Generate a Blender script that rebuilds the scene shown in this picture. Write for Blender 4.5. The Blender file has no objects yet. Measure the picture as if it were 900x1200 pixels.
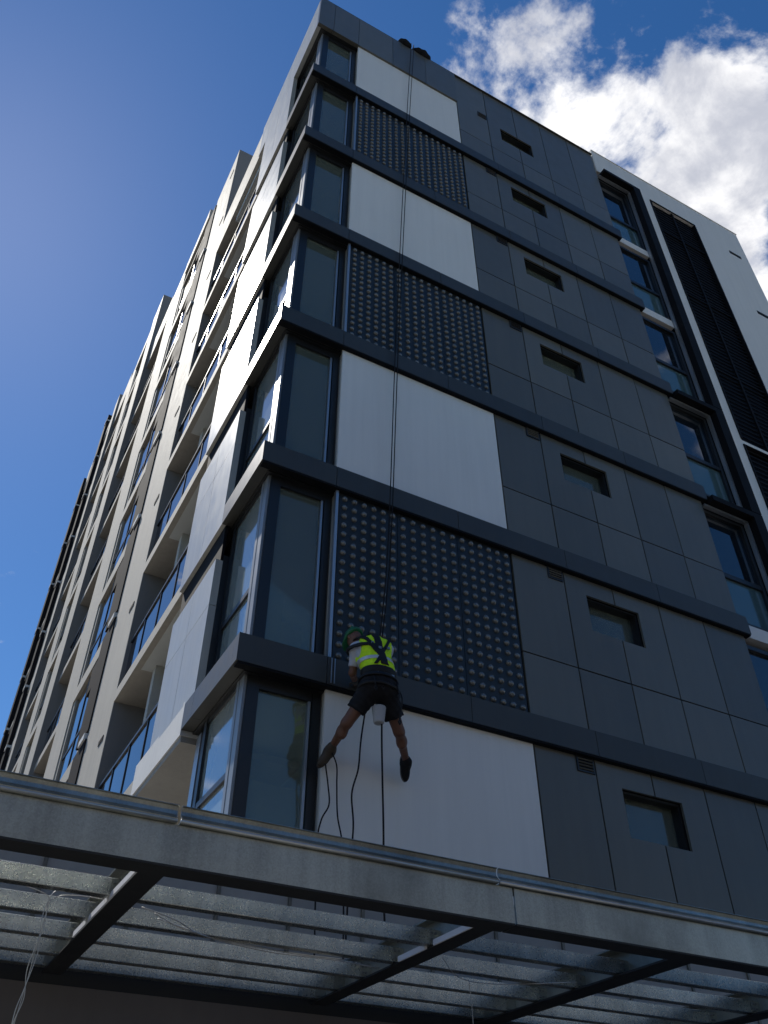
import bpy, bmesh, math, random
import numpy as np
from mathutils import Vector, Matrix
R = math.radians
random.seed(7)
SC = bpy.context.scene
COL = SC.collection

# ------------------------------------------------------------------ camera
CAM = Vector((-2.4337, -7.8345, 1.6))
YAW, PIT, ROL, FPX = 0.49514, 0.71233, 0.00159, 1013.45
fw = Vector((math.sin(YAW)*math.cos(PIT), math.cos(YAW)*math.cos(PIT), math.sin(PIT)))
rt = Vector((math.cos(YAW), -math.sin(YAW), 0)); up = rt.cross(fw)
r2 = rt*math.cos(ROL)+up*math.sin(ROL); u2 = up*math.cos(ROL)-rt*math.sin(ROL)
cam = bpy.data.cameras.new('camera'); camo = bpy.data.objects.new('camera', cam); COL.objects.link(camo)
m = Matrix.Identity(4)
for i in range(3):
    m[i][0], m[i][1], m[i][2], m[i][3] = r2[i], u2[i], -fw[i], CAM[i]
camo.matrix_world = m
cam.sensor_fit = 'VERTICAL'; cam.sensor_height = 36; cam.lens = FPX/1200*36
cam.clip_start = 0.05; cam.clip_end = 3000
SC.camera = camo

# ------------------------------------------------------------------ sun and sky
SUN = Vector((-0.143, 0.590, 0.795)).normalized()
EL = math.asin(SUN.z); AZ = math.atan2(SUN.x, SUN.y)      # from +y, clockwise
sl = bpy.data.lights.new('sun', 'SUN'); sl.energy = 5.0; sl.angle = R(0.55); sl.color = (1, .95, .87)
so = bpy.data.objects.new('sun', sl); COL.objects.link(so)
so.rotation_euler = SUN.to_track_quat('Z', 'Y').to_euler(); so.location = (-5, 20, 40)

W = bpy.data.worlds.new('World'); SC.world = W; W.use_nodes = True
nt = W.node_tree; nt.nodes.clear()
def N(t, tree=None, **k):
    n = (tree or nt).nodes.new(t)
    for a, b in k.items(): setattr(n, a, b)
    return n
def LK(a, b, tree=None): (tree or nt).links.new(a, b)
def MATH(op, a, b=None, c=None, clamp=False, tree=None):
    n = N('ShaderNodeMath', tree, operation=op, use_clamp=clamp)
    for i, v in enumerate((a, b, c)):
        if v is None: continue
        if isinstance(v, (int, float)): n.inputs[i].default_value = v
        else: LK(v, n.inputs[i], tree)
    return n.outputs[0]
SKY_S = 0.046
sky = N('ShaderNodeTexSky', sky_type='NISHITA', sun_disc=False, sun_elevation=EL, sun_rotation=AZ,
        altitude=0, air_density=1.0, dust_density=0.10, ozone_density=3.4)
tc = N('ShaderNodeTexCoord'); sx = N('ShaderNodeSeparateXYZ'); LK(tc.outputs['Generated'], sx.inputs[0])
zc = MATH('MAXIMUM', sx.outputs[2], 0.06)
px = MATH('DIVIDE', sx.outputs[0], zc); py = MATH('DIVIDE', sx.outputs[1], zc)
cb = N('ShaderNodeCombineXYZ'); LK(px, cb.inputs[0]); LK(py, cb.inputs[1])
def noise(scale, det, rough, off=(0, 0, 0), dist=0.0):
    mp = N('ShaderNodeMapping'); mp.inputs['Location'].default_value = off; LK(cb.outputs[0], mp.inputs[0])
    n = N('ShaderNodeTexNoise'); n.inputs['Scale'].default_value = scale; n.inputs['Detail'].default_value = det
    n.inputs['Roughness'].default_value = rough; n.inputs['Distortion'].default_value = dist
    LK(mp.outputs[0], n.inputs['Vector']); return n.outputs[0]
n1 = noise(6.2, 14, .60, (3.1, 1.7, .4), .18)
n2 = noise(8, 9, .62, (9.0, 4.0, 2.0), .3)
big = noise(0.55, 3, .5, (5.3, 8.8, 1.0))
# the cloud bank drifting in from the right, scattered cumulus elsewhere
ex = MATH('POWER', MATH('ABSOLUTE', MATH('DIVIDE', MATH('SUBTRACT', px, 1.0), .76)), 2)
ey = MATH('POWER', MATH('ABSOLUTE', MATH('DIVIDE', MATH('SUBTRACT', py, .43), .40)), 2)
bank = MATH('SUBTRACT', 1.05, MATH('ADD', ex, ey))
bank = MATH('MINIMUM', MATH('MAXIMUM', MATH('MULTIPLY', bank, .42), -.20), .15)
scat = MATH('MULTIPLY', MATH('SUBTRACT', big, .62), 1.1)
cov = MATH('MAXIMUM', bank, MATH('MINIMUM', scat, .12))
den = MATH('ADD', n1, cov)
mr = N('ShaderNodeMapRange', interpolation_type='SMOOTHSTEP'); LK(den, mr.inputs[0])
mr.inputs[1].default_value = .50; mr.inputs[2].default_value = .64
mr2 = N('ShaderNodeMapRange', interpolation_type='SMOOTHSTEP'); LK(MATH('ADD', MATH('MULTIPLY', n2, .6), MATH('MULTIPLY', n1, .4)), mr2.inputs[0])
mr2.inputs[1].default_value = .36; mr2.inputs[2].default_value = .62
cc = N('ShaderNodeMix', data_type='RGBA'); LK(mr2.outputs[0], cc.inputs['Factor'])
cc.inputs['A'].default_value = (19.5, 19.3, 19.2, 1); cc.inputs['B'].default_value = (9.0, 9.4, 10.8, 1)
fade = N('ShaderNodeMapRange'); LK(sx.outputs[2], fade.inputs[0]); fade.inputs[1].default_value = .05; fade.inputs[2].default_value = .2
fac = MATH('MULTIPLY', mr.outputs[0], fade.outputs[0])
hs = N('ShaderNodeHueSaturation'); hs.inputs['Hue'].default_value = .504; hs.inputs['Saturation'].default_value = 1.27; hs.inputs['Value'].default_value = 1.75; LK(sky.outputs[0], hs.inputs['Color'])
mx = N('ShaderNodeMix', data_type='RGBA'); LK(fac, mx.inputs['Factor']); LK(hs.outputs[0], mx.inputs['A']); LK(cc.outputs['Result'], mx.inputs['B'])
bg = N('ShaderNodeBackground'); bg.inputs[1].default_value = SKY_S; LK(mx.outputs['Result'], bg.inputs[0])
wo = N('ShaderNodeOutputWorld'); LK(bg.outputs[0], wo.inputs[0])

SC.view_settings.view_transform = 'Standard'; SC.view_settings.look = 'None'
SC.view_settings.exposure = 0.42; SC.view_settings.gamma = 1.0; SC.view_settings.use_curve_mapping = False
SC.cycles.max_bounces = 5; SC.cycles.diffuse_bounces = 3; SC.cycles.glossy_bounces = 3; SC.cycles.transparent_max_bounces = 8
SC.cycles.caustics_reflective = False; SC.cycles.caustics_refractive = False

# ------------------------------------------------------------------ materials
MATS = {}
def mat(name, col, rough=.5, metal=0., spec=.5, var=.12, vs=1.5, streak=0., bump=0., bs=40., rnd=0., col2=None, spangle=0., coat=0.):
    """painted / cast / rolled surface: noise mottling, vertical streaks, per piece tint, fine bump"""
    M = bpy.data.materials.new(name); M.use_nodes = True; t = M.node_tree; b = t.nodes['Principled BSDF']
    b.inputs['Roughness'].default_value = rough; b.inputs['Metallic'].default_value = metal
    b.inputs['Specular IOR Level'].default_value = spec; b.inputs['Coat Weight'].default_value = coat
    g = N('ShaderNodeNewGeometry', t)
    def nz(scale, det=5, vec=None, ro=.6):
        n = N('ShaderNodeTexNoise', t); n.inputs['Scale'].default_value = scale; n.inputs['Detail'].default_value = det
        n.inputs['Roughness'].default_value = ro
        LK(vec or g.outputs['Position'], n.inputs['Vector'], t); return n.outputs[0]
    f = MATH('MULTIPLY', MATH('SUBTRACT', nz(vs), .5, tree=t), 2*var, tree=t)
    if streak:
        mp = N('ShaderNodeMapping', t); mp.inputs['Scale'].default_value = (9, 9, .45); LK(g.outputs['Position'], mp.inputs[0], t)
        f = MATH('ADD', f, MATH('MULTIPLY', MATH('SUBTRACT', nz(1.0, 6, mp.outputs[0]), .5, tree=t), 2*streak, tree=t), tree=t)
    if rnd:
        oi = N('ShaderNodeObjectInfo', t)
        f = MATH('ADD', f, MATH('MULTIPLY', MATH('SUBTRACT', oi.outputs['Random'], .5, tree=t), 2*rnd, tree=t), tree=t)
    if spangle:
        v = N('ShaderNodeTexVoronoi', t); v.inputs['Scale'].default_value = 110; LK(g.outputs['Position'], v.inputs['Vector'], t)
        s = N('ShaderNodeSeparateColor', t); LK(v.outputs['Color'], s.inputs[0], t)
        f = MATH('ADD', f, MATH('MULTIPLY', MATH('SUBTRACT', s.outputs[0], .5, tree=t), 2*spangle, tree=t), tree=t)
        rr = MATH('ADD', rough, MATH('MULTIPLY', MATH('SUBTRACT', s.outputs[1], .5, tree=t), .08, tree=t), clamp=True, tree=t)
        LK(rr, b.inputs['Roughness'], t)
    f = MATH('ADD', f, 1.0, tree=t)
    vm = N('ShaderNodeVectorMath', t, operation='SCALE'); vm.inputs[0].default_value = col[:3]; LK(f, vm.inputs['Scale'], t)
    out = vm.outputs[0]
    if col2:
        mm = N('ShaderNodeMix', t, data_type='RGBA'); mm.inputs['B'].default_value = (*col2, 1)
        rp = N('ShaderNodeMapRange', t); LK(nz(.9, 7), rp.inputs[0], t); rp.inputs[1].default_value = .5; rp.inputs[2].default_value = .72
        LK(rp.outputs[0], mm.inputs['Factor'], t); LK(out, mm.inputs['A'], t); out = mm.outputs['Result']
    LK(out, b.inputs['Base Color'], t)
    if not spangle:
        rr = MATH('ADD', rough, MATH('MULTIPLY', MATH('SUBTRACT', nz(3.3), .5, tree=t), .25*min(1, rough*2), tree=t), clamp=True, tree=t)
        LK(rr, b.inputs['Roughness'], t)
    if bump:
        bp = N('ShaderNodeBump', t); bp.inputs['Strength'].default_value = bump; bp.inputs['Distance'].default_value = .02
        LK(nz(bs), bp.inputs['Height'], t); LK(bp.outputs[0], b.inputs['Normal'], t)
    MATS[name] = M; return M
mat('dark_panel', (.132, .125, .100), .34, .0, .5, .12, .8, .12, .04, 2.2, .17)
mat('band_metal', (.050, .049, .042), .45, .0, .45, .14, 1.0, .12, .04, 2.5, .12)
mat('white_panel', (.80, .775, .72), .6, 0, .4, .05, .7, .07, .02, 4, .02)
mat('screen_metal', (.021, .023, .022), .36, .1, .45, .15, 2, .08)
mat('dome_metal', (.17, .17, .16), .24, .35, .6, .15, 2, .1)
mat('frame_dark', (.015, .016, .017), .4, 0, .5, .15)
mat('aluminium', (.42, .44, .46), .38, .7, .5, .08)
mat('black_wall', (.006, .007, .009), .9, 0, .2)
mat('louvre_black', (.005, .005, .006), .75, 0, .2)
mat('white_render', (.78, .755, .705), .85, 0, .3, .06, .5, .07, .05, 60)
mat('mullion_grey', (.26, .27, .27), .40, .3, .5, .1)
mat('facade_cream', (.50, .46, .39), .85, 0, .3, .1, .5, .1)
mat('base_grey', (.33, .32, .30), .7, 0, .3, .08, .8, .10)
mat('grey_cladding', (.44, .435, .40), .38, .0, 1.0, .14, .8, .24, .06, 2.2, .04)
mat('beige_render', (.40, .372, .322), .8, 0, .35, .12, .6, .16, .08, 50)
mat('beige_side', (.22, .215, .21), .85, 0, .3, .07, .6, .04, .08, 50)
mat('strip_dark', (.022, .021, .024), .9, 0, .04, .1)
mat('concrete', (.36, .34, .31), .9, 0, .3, .18, 1.2, .1, .25, 30)
mat('slab_white', (.66, .66, .65), .75, 0, .3, .08, 1.5, .1, .1, 30)
mat('ceiling', (.62, .64, .62), .9, 0, .2, .04)
mat('interior', (.50, .50, .46), .9, 0, .2, .05)
mat('curtain', (.34, .36, .38), .9, 0, .2, .1, 2, .25)
mat('galvanised', (.36, .37, .335), .36, .85, .5, .38, 1.2, .40, .015, 5, .05, (.17, .175, .16), .09)
mat('galv_purlin', (.47, .485, .45), .30, .9, .5, .40, 1.6, .36, .015, 6, .16, None, .10)
mat('steel_dark', (.035, .036, .036), .6, .3, .3, .15)
mat('bolt', (.25, .26, .26), .4, .8)
mat('wire', (.50, .50, .48), .4, .4)
mat('rope', (.018, .017, .018), .9, 0, .2)
mat('brown_beam', (.15, .13, .112), .85, 0, .3, .2, 1.2, .1)
mat('asphalt', (.055, .055, .057), .9, 0, .3, .2, 4, 0, .3, 90)
mat('paving', (.24, .232, .22), .85, 0, .3, .12, 1, 0, .15, 60, .06)
mat('skin', (.150, .068, .043), .55, 0, .4, .15, 12)
mat('hivis', (.62, .95, .02), .75, 0, .3, .10, 9, 0, .15, 60)
mat('shirt', (.50, .52, .58), .85, 0, .2, .1, 8)
mat('black_cloth', (.012, .012, .014), .85, 0, .25, .25, 9, 0, .2, 80)
mat('harness', (.010, .010, .011), .6, 0, .3)
mat('helmet', (.008, .12, .045), .4, 0, .5, .08)
mat('shoe', (.07, .055, .042), .8, 0, .3, .3, 14)
mat('sole', (.16, .15, .14), .8, 0, .3)
mat('glove', (.05, .05, .05), .8)
mat('canvas', (.42, .42, .43), .85, 0, .2, .15, 9, 0, .2, 70)
mat('pad', (.014, .014, .016), .9, 0, .2, .3, 6)
mat('reflective', (.6, .62, .62), .3, .3)

def glass_mat(name, tint, body, refl_rough=.02, opacity=.35, boost=.05):
    """tinted pane: mirror reflection by Fresnel over a partly see-through tinted body"""
    M = bpy.data.materials.new(name); M.use_nodes = True; t = M.node_tree; t.nodes.clear()
    o = N('ShaderNodeOutputMaterial', t); gl = N('ShaderNodeBsdfGlossy', t); gl.inputs['Roughness'].default_value = refl_rough
    tr = N('ShaderNodeBsdfTransparent', t); tr.inputs[0].default_value = (*tint, 1)
    df = N('ShaderNodeBsdfDiffuse', t); df.inputs[0].default_value = (*body, 1)
    m1 = N('ShaderNodeMixShader', t); m1.inputs[0].default_value = opacity; LK(tr.outputs[0], m1.inputs[1], t); LK(df.outputs[0], m1.inputs[2], t)
    fr = N('ShaderNodeFresnel', t); fr.inputs[0].default_value = 1.55
    g = N('ShaderNodeNewGeometry', t); n = N('ShaderNodeTexNoise', t); n.inputs['Scale'].default_value = 1.1; LK(g.outputs['Position'], n.inputs['Vector'], t)
    bp = N('ShaderNodeBump', t); bp.inputs['Strength'].default_value = .06; bp.inputs['Distance'].default_value = .03; LK(n.outputs[0], bp.inputs['Height'], t)
    LK(bp.outputs[0], gl.inputs['Normal'], t)
    m2 = N('ShaderNodeMixShader', t); LK(MATH('MULTIPLY_ADD', fr.outputs[0], 1.35, boost, clamp=True, tree=t), m2.inputs[0], t); LK(m1.outputs[0], m2.inputs[1], t); LK(gl.outputs[0], m2.inputs[2], t)
    LK(m2.outputs[0], o.inputs[0], t); MATS[name] = M
glass_mat('glass_corner', (.74, .82, .74), (.30, .34, .265), .02, .36, .02)
glass_mat('glass_dusty_sunlit', (.5, .6, .6), (.56, .66, .62), .06, .58, .16)  # left panes: dust film, body lightened to stand in for sunlight
glass_mat('glass_dark', (.25, .32, .36), (.016, .022, .028), .03, .8, .07)
glass_mat('glass_teal', (.3, .4, .42), (.10, .17, .18), .06, .85)
glass_mat('glass_rail', (.30, .36, .48), (.02, .03, .06), .02, .55)
E_ = bpy.data.materials.new('lamp_glow'); E_.use_nodes = True
E_.node_tree.nodes['Principled BSDF'].inputs['Emission Color'].default_value = (1, .93, .8, 1)
E_.node_tree.nodes['Principled BSDF'].inputs['Emission Strength'].default_value = 6; MATS['lamp_glow'] = E_

# ------------------------------------------------------------------ mesh helpers
def link(name, me, mt, parent=None, loc=(0, 0, 0)):
    if mt and not me.materials: me.materials.append(MATS[mt])
    o = bpy.data.objects.new(name, me); COL.objects.link(o); o.location = loc
    if parent:
        o.parent = parent; o.matrix_parent_inverse = Matrix.Translation(-Vector(parent.location))
    return o
def raw(verts, faces, smooth=False):
    me = bpy.data.meshes.new('m'); me.from_pydata([tuple(v) for v in verts], [], faces); me.update()
    if smooth: me.polygons.foreach_set('use_smooth', [True]*len(me.polygons))
    return me
BF = [(0, 3, 2, 1), (4, 5, 6, 7), (0, 1, 5, 4), (1, 2, 6, 5), (2, 3, 7, 6), (3, 0, 4, 7)]
def boxes_mesh(bs):
    V, F = [], []
    for (x0, x1, y0, y1, z0, z1) in bs:
        k = len(V)
        V += [(x0, y0, z0), (x1, y0, z0), (x1, y1, z0), (x0, y1, z0), (x0, y0, z1), (x1, y0, z1), (x1, y1, z1), (x0, y1, z1)]
        F += [tuple(i+k for i in f) for f in BF]
    return raw(V, F)
_cache = {}
def box(name, parent, mt, x0, x1, y0, y1, z0, z1, tilt=0.):
    """one box piece; alike sizes share their mesh"""
    d = (round(x1-x0, 4), round(y1-y0, 4), round(z1-z0, 4), mt)
    if d not in _cache:
        _cache[d] = boxes_mesh([(-d[0]/2, d[0]/2, -d[1]/2, d[1]/2, -d[2]/2, d[2]/2)]); _cache[d].materials.append(MATS[mt])
    o = link(name, _cache[d], None, parent, ((x0+x1)/2, (y0+y1)/2, (z0+z1)/2))
    if tilt: o.rotation_euler = (random.gauss(0, tilt), random.gauss(0, tilt*.2), random.gauss(0, tilt))
    return o
def boxes(name, parent, mt, bs): return link(name, boxes_mesh(bs), mt, parent)
def poly_prism(pts, y0, y1):
    """outline in x,z extruded along y"""
    n = len(pts); V = [(x, y0, z) for x, z in pts]+[(x, y1, z) for x, z in pts]
    F = [tuple(range(n)), tuple(range(2*n-1, n-1, -1))]+[(i, i+n, (i+1) % n+n, (i+1) % n) for i in range(n)]
    return raw(V, F)
def tube(pts, r, seg=6, closed_ends=True):
    pts = [Vector(p) for p in pts]; V, F = [], []
    nrm = None
    for i, p in enumerate(pts):
        t = (pts[min(i+1, len(pts)-1)]-pts[max(i-1, 0)]).normalized()
        if nrm is None: nrm = t.orthogonal().normalized()
        nrm = (nrm-t*nrm.dot(t)).normalized(); b = t.cross(nrm)
        rr = r[i] if isinstance(r, (list, tuple)) else r
        for k in range(seg):
            a = 2*math.pi*k/seg; V.append(p+(nrm*math.cos(a)+b*math.sin(a))*rr)
    for i in range(len(pts)-1):
        for k in range(seg):
            F.append((i*seg+k, i*seg+(k+1) % seg, (i+1)*seg+(k+1) % seg, (i+1)*seg+k))
    if closed_ends: F += [tuple(range(seg-1, -1, -1)), tuple(range((len(pts)-1)*seg, len(pts)*seg))]
    return raw(V, F, True)
def empty(name, loc, label, cat, group=None):
    o = bpy.data.objects.new(name, None); COL.objects.link(o); o.location = loc; o.empty_display_size = .2
    return tag(o, label, cat, group)
def tag(o, label, cat, group=None, kind=None):
    o['label'] = label; o['category'] = cat
    if group: o['group'] = group
    if kind: o['kind'] = kind
    return o
def struct(name, me, mt): o = link(name, me, mt); o['kind'] = 'structure'; return o
def smoothline(pts, n=6):
    """Catmull-Rom through the points"""
    P = [Vector(p) for p in pts]; P = [P[0]*2-P[1]]+P+[P[-1]*2-P[-2]]; out = []
    for i in range(1, len(P)-2):
        for k in range(n):
            t = k/n; a, b, c, d = P[i-1:i+3]
            out.append(.5*((2*b)+(c-a)*t+(2*a-5*b+4*c-d)*t*t+(3*b-a-3*c+d)*t**3))
    return out+[P[-2]]

# ------------------------------------------------------------------ ground
struct('ground', boxes_mesh([(-900, 900, -900, 900, -.3, -.02)]), 'asphalt')
struct('road', boxes_mesh([(-300, 300, -22, -9.6, -.019, -.012)]), 'asphalt')
struct('side_road', boxes_mesh([(-12.5, -6.2, -9.5, 300, -.019, -.013)]), 'asphalt')
struct('pavement', boxes_mesh([(-6, 60, -9.4, 60, -.018, .12)]), 'paving')
struct('kerb', boxes_mesh([(-6, 60, -9.55, -9.402, -.018, .125), (-6.15, -6.002, -9.55, 60, -.018, .125)]), 'concrete')

# ------------------------------------------------------------------ corner tower
ZT = lambda k: 6.812+3*k           # top of the band at storey k (k = 0 is the lowest band in view)
HB = .349
ROOF = 25.85; PARB = 24.21
XE = 8.65                           # right end of the dark cladding
T = empty('corner_tower', (4.3, 2, 0), 'dark grey clad corner tower with white and dimpled panels between dark bands', 'building')
T.location = (0, 0, 0)
def tb(name, mt, *a, **k): return box(name, T, mt, *a, **k)
# structure: slabs, back walls
for k in range(-1, 7):
    z1 = ZT(k)-.02 if k < 6 else 25.0; z0 = ZT(k)-HB+.02 if k < 6 else PARB+.03
    tb('floor_slab', 'ceiling', .16, XE-.05, .16, 6.0, z0, z1)
tb('party_wall', 'interior', 3.78, 3.9, .34, 5.7, 0, 24.2)
tb('rear_wall', 'interior', .35, 3.77, 5.72, 5.9, 0, 24.2)
tb('end_wall', 'interior', XE-.3, XE-.1, .34, 5.9, 0, 24.2)
tb('rear_wall', 'black_wall', 3.91, XE-.35, 2.5, 2.6, 0, 24.2)
# right-hand face, storey by storey
XC = [3.955, 4.90, 5.845, 6.775, 7.725, XE]       # joints of the dark cladding
G = .011
def panel(mt, pts, y0=.08, y1=.115):
    me = poly_prism([(x, z) for x, z in pts], y0, y1); return link('panel', me, mt, T)
for k in range(-1, 6):
    zb = ZT(k); zt = ZT(k+1)-HB if k < 5 else ROOF        # cladding zone of this storey
    if k == -1: zb = 4.46
    zj = ZT(k)+.97; w0, w1 = ZT(k+1)-1.30, ZT(k+1)-.67   # panel joint, window opening
    wx0, wx1 = 5.29, 6.30
    # black backing with the opening left free
    ztop = zt if k < 5 else ROOF-.01
    boxes('wall', T, 'black_wall', [(3.91, wx0-.002, .118, .33, zb, ztop), (wx1+.002, XE-.01, .118, .33, zb, ztop),
                                    (wx0-.002, wx1+.002, .118, .33, zb, w0-.002), (wx0-.002, wx1+.002, .118, .33, w1+.002, ztop)])
    rows = [(zb, zj), (zj, zt)] if k < 5 else [(zb, zj), (zj, ZT(k+1)+.0-.0), ]
    if k == 5: rows = [(zb, zj), (zj, ROOF)]
    for i in range(5):
        a, b = XC[i]+G, XC[i+1]-G
        for r, (c, d) in enumerate(rows):
            c2 = c+(G if r else .0); d2 = d-(G if r == 0 else 0)
            if r == 1 and i == 1:
                panel('dark_panel', [(a, c2), (b, c2), (b, w0), (wx0, w0), (wx0, w1), (b, w1), (b, d2), (a, d2)])
            elif r == 1 and i == 2:
                panel('dark_panel', [(a, c2), (b, c2), (b, d2), (a, d2), (a, w1), (wx1, w1), (wx1, w0), (a, w0)])
            else:
                tb('panel', 'dark_panel', a, b, .08, .115, c2, d2, tilt=.0016)
    # slot window
    wn = boxes('slot_window', T, 'frame_dark', [(wx0, wx1, .14, .34, w0, w0+.03), (wx0, wx1, .14, .34, w1-.03, w1),
              (wx0, wx0+.03, .14, .34, w0+.03, w1-.03), (wx1-.03, wx1, .14, .34, w0+.03, w1-.03)])
    box('pane', wn, 'glass_corner', wx0+.03, wx1-.03, .27, .28, w0+.03, w1-.03)
    boxes('blind', wn, 'curtain', [(wx0+.03, wx1-.03, .36, .37, w0+(.02 if k in (-1, 0) else .36), w1-.04)])
    # exhaust vent under the band
    vz = (ZT(k+1)-HB-.02) if k < 5 else ZT(6)-.42
    vent = boxes('vent', T, 'frame_dark', [(4.60, 4.87, .062, .079, vz-.215, vz-.195), (4.60, 4.87, .062, .079, vz-.02, vz),
                                  (4.60, 4.62, .062, .079, vz-.195, vz-.02), (4.85, 4.87, .062, .079, vz-.195, vz-.02)])
    boxes('louvre_backing', vent, 'black_wall', [(4.62, 4.85, .072, .0795, vz-.195, vz-.02)])
    for q in range(4):
        s = box('slat', vent, 'dark_panel' if k < 2 else 'frame_dark', 4.62, 4.85, .056, .071, vz-.178+q*.043, vz-.166+q*.043); s.rotation_euler.x = -.6
    # infill between corner window and dark cladding
    z0 = zb+.0; z1 = zt if k < 5 else PARB
    tb('wall', 'interior', 1.12, 3.90, .118, .33, zb, z1)
    if k % 2 == 1 or k == -1:            # white storeys
        if k == -1:
            tb('white_panel', 'white_panel', 1.10, 3.95-G, .078, .116, 4.462, z1)
        else:
            tb('white_panel', 'white_panel', 1.10, 3.95-G, .078, .116, z0, z1)
    else:                                 # dimpled screen, three sheets of pressed metal
        xs = [1.16, 2.05, 3.02, 3.93]; cols = [6, 6, 6]
        nr = 17
        for s in range(3):
            a, b = xs[s]+.004, xs[s+1]-.004
            sh = tb('screen_sheet', 'screen_metal', a, b, .082, .116, z0, z1)
            V, F = [], []
            for i in range(6):
                for j in range(nr):
                    cx = a+(b-a)*(i+.5)/6; cz = z0+.02+(z1-z0-.06)*(j+.5)/nr
                    if j == 0 and k >= 0: pass
                    r0 = .045; kk = len(V); S = 8
                    for (rr, dp) in ((r0, .0), (r0*.92, .018), (r0*.6, .034)):
                        for q in range(S):
                            an = 2*math.pi*q/S; V.append((cx+rr*math.cos(an), .0815-dp, cz+rr*math.sin(an)))
                    V.append((cx, .0815-.040, cz))
                    for l in range(2):
                        for q in range(S): F.append((kk+l*S+q, kk+l*S+(q+1) % S, kk+(l+1)*S+(q+1) % S, kk+(l+1)*S+q))
                    for q in range(S): F.append((kk+2*S+q, kk+2*S+(q+1) % S, kk+3*S))
            d = link('pressed_dimples', raw(V, F, True), 'dome_metal', sh); d['kind'] = 'stuff'
            d.matrix_parent_inverse = Matrix.Translation(-Vector(sh.location))
        tb('edge_trim', 'aluminium', 1.095, 1.135, .05, .12, z0, z1-.004)
    # band at the foot of the storey above: joints at fixed columns
# bands along the right-hand face and round the corner
for k in range(0, 6):
    z1 = ZT(k); z0 = z1-HB
    xs = [0., 1.07, 3.01, 4.93, 6.77, XE+.10]
    for i in range(5):
        a, b = xs[i]+(.004 if i else 0), xs[i+1]-.004
        tb('band', 'band_metal', a, b, 0., .117 if i else .15, z0, z1)
    boxes('band_flashing', T, 'black_wall', [(.02, XE+.08, .006, .116, z0-.03, z0-.001)])
    # return along the left-hand face
    yend = 1.86 if k == 0 else 3.38
    tb('band', 'band_metal', 0., .15, .152, 1.50, z0, z1)
    if k == 0: tb('band', 'band_metal', 0., .15, 1.504, yend, z0, z1)
    tb('soffit', 'frame_dark', .152, 1.12, .152, .34, z0-.02, z0+.018)
    tb('soffit', 'frame_dark', .152, .34, .342, 3.38, z0-.02, z0+.018)
    if k: tb('shadow_gap_lining', 'black_wall', .06, .10, 1.50, 3.37, z0-.62, z0-.002)
for x in (1.115, 1.155): tb('guide_rail', 'aluminium', x, x+.012, -.012, -.001, 6.48, 6.80)
# parapet
pj = [0, .40, 1.08, 2.05, 3.02, XC[0]]
for i in range(5):
    tb('parapet_panel', 'dark_panel', pj[i]+(.005 if i else 0), pj[i+1]-.005, .03, .12, PARB, ROOF, tilt=.0006)
tb('parapet_core', 'black_wall', .12, 3.93, .122, .25, PARB+.02, ROOF-.01)
tb('parapet_capping', 'band_metal', .0, XE, .03, .33, ROOF+.001, ROOF+.02)
tb('parapet_panel', 'grey_cladding', .0, .10, .124, 2.0, PARB, ROOF, tilt=.0005)
tb('parapet_panel', 'grey_cladding', .0, .10, 2.006, 3.86, PARB, ROOF, tilt=.0005)
tb('parapet_core', 'black_wall', .102, .2, .26, 3.84, PARB+.03, ROOF-.01)
tb('soffit', 'frame_dark', .102, 1.10, .122, .36, PARB-.01, PARB+.018)
tb('soffit', 'frame_dark', .102, .36, .362, 3.36, PARB-.01, PARB+.018)

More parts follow.
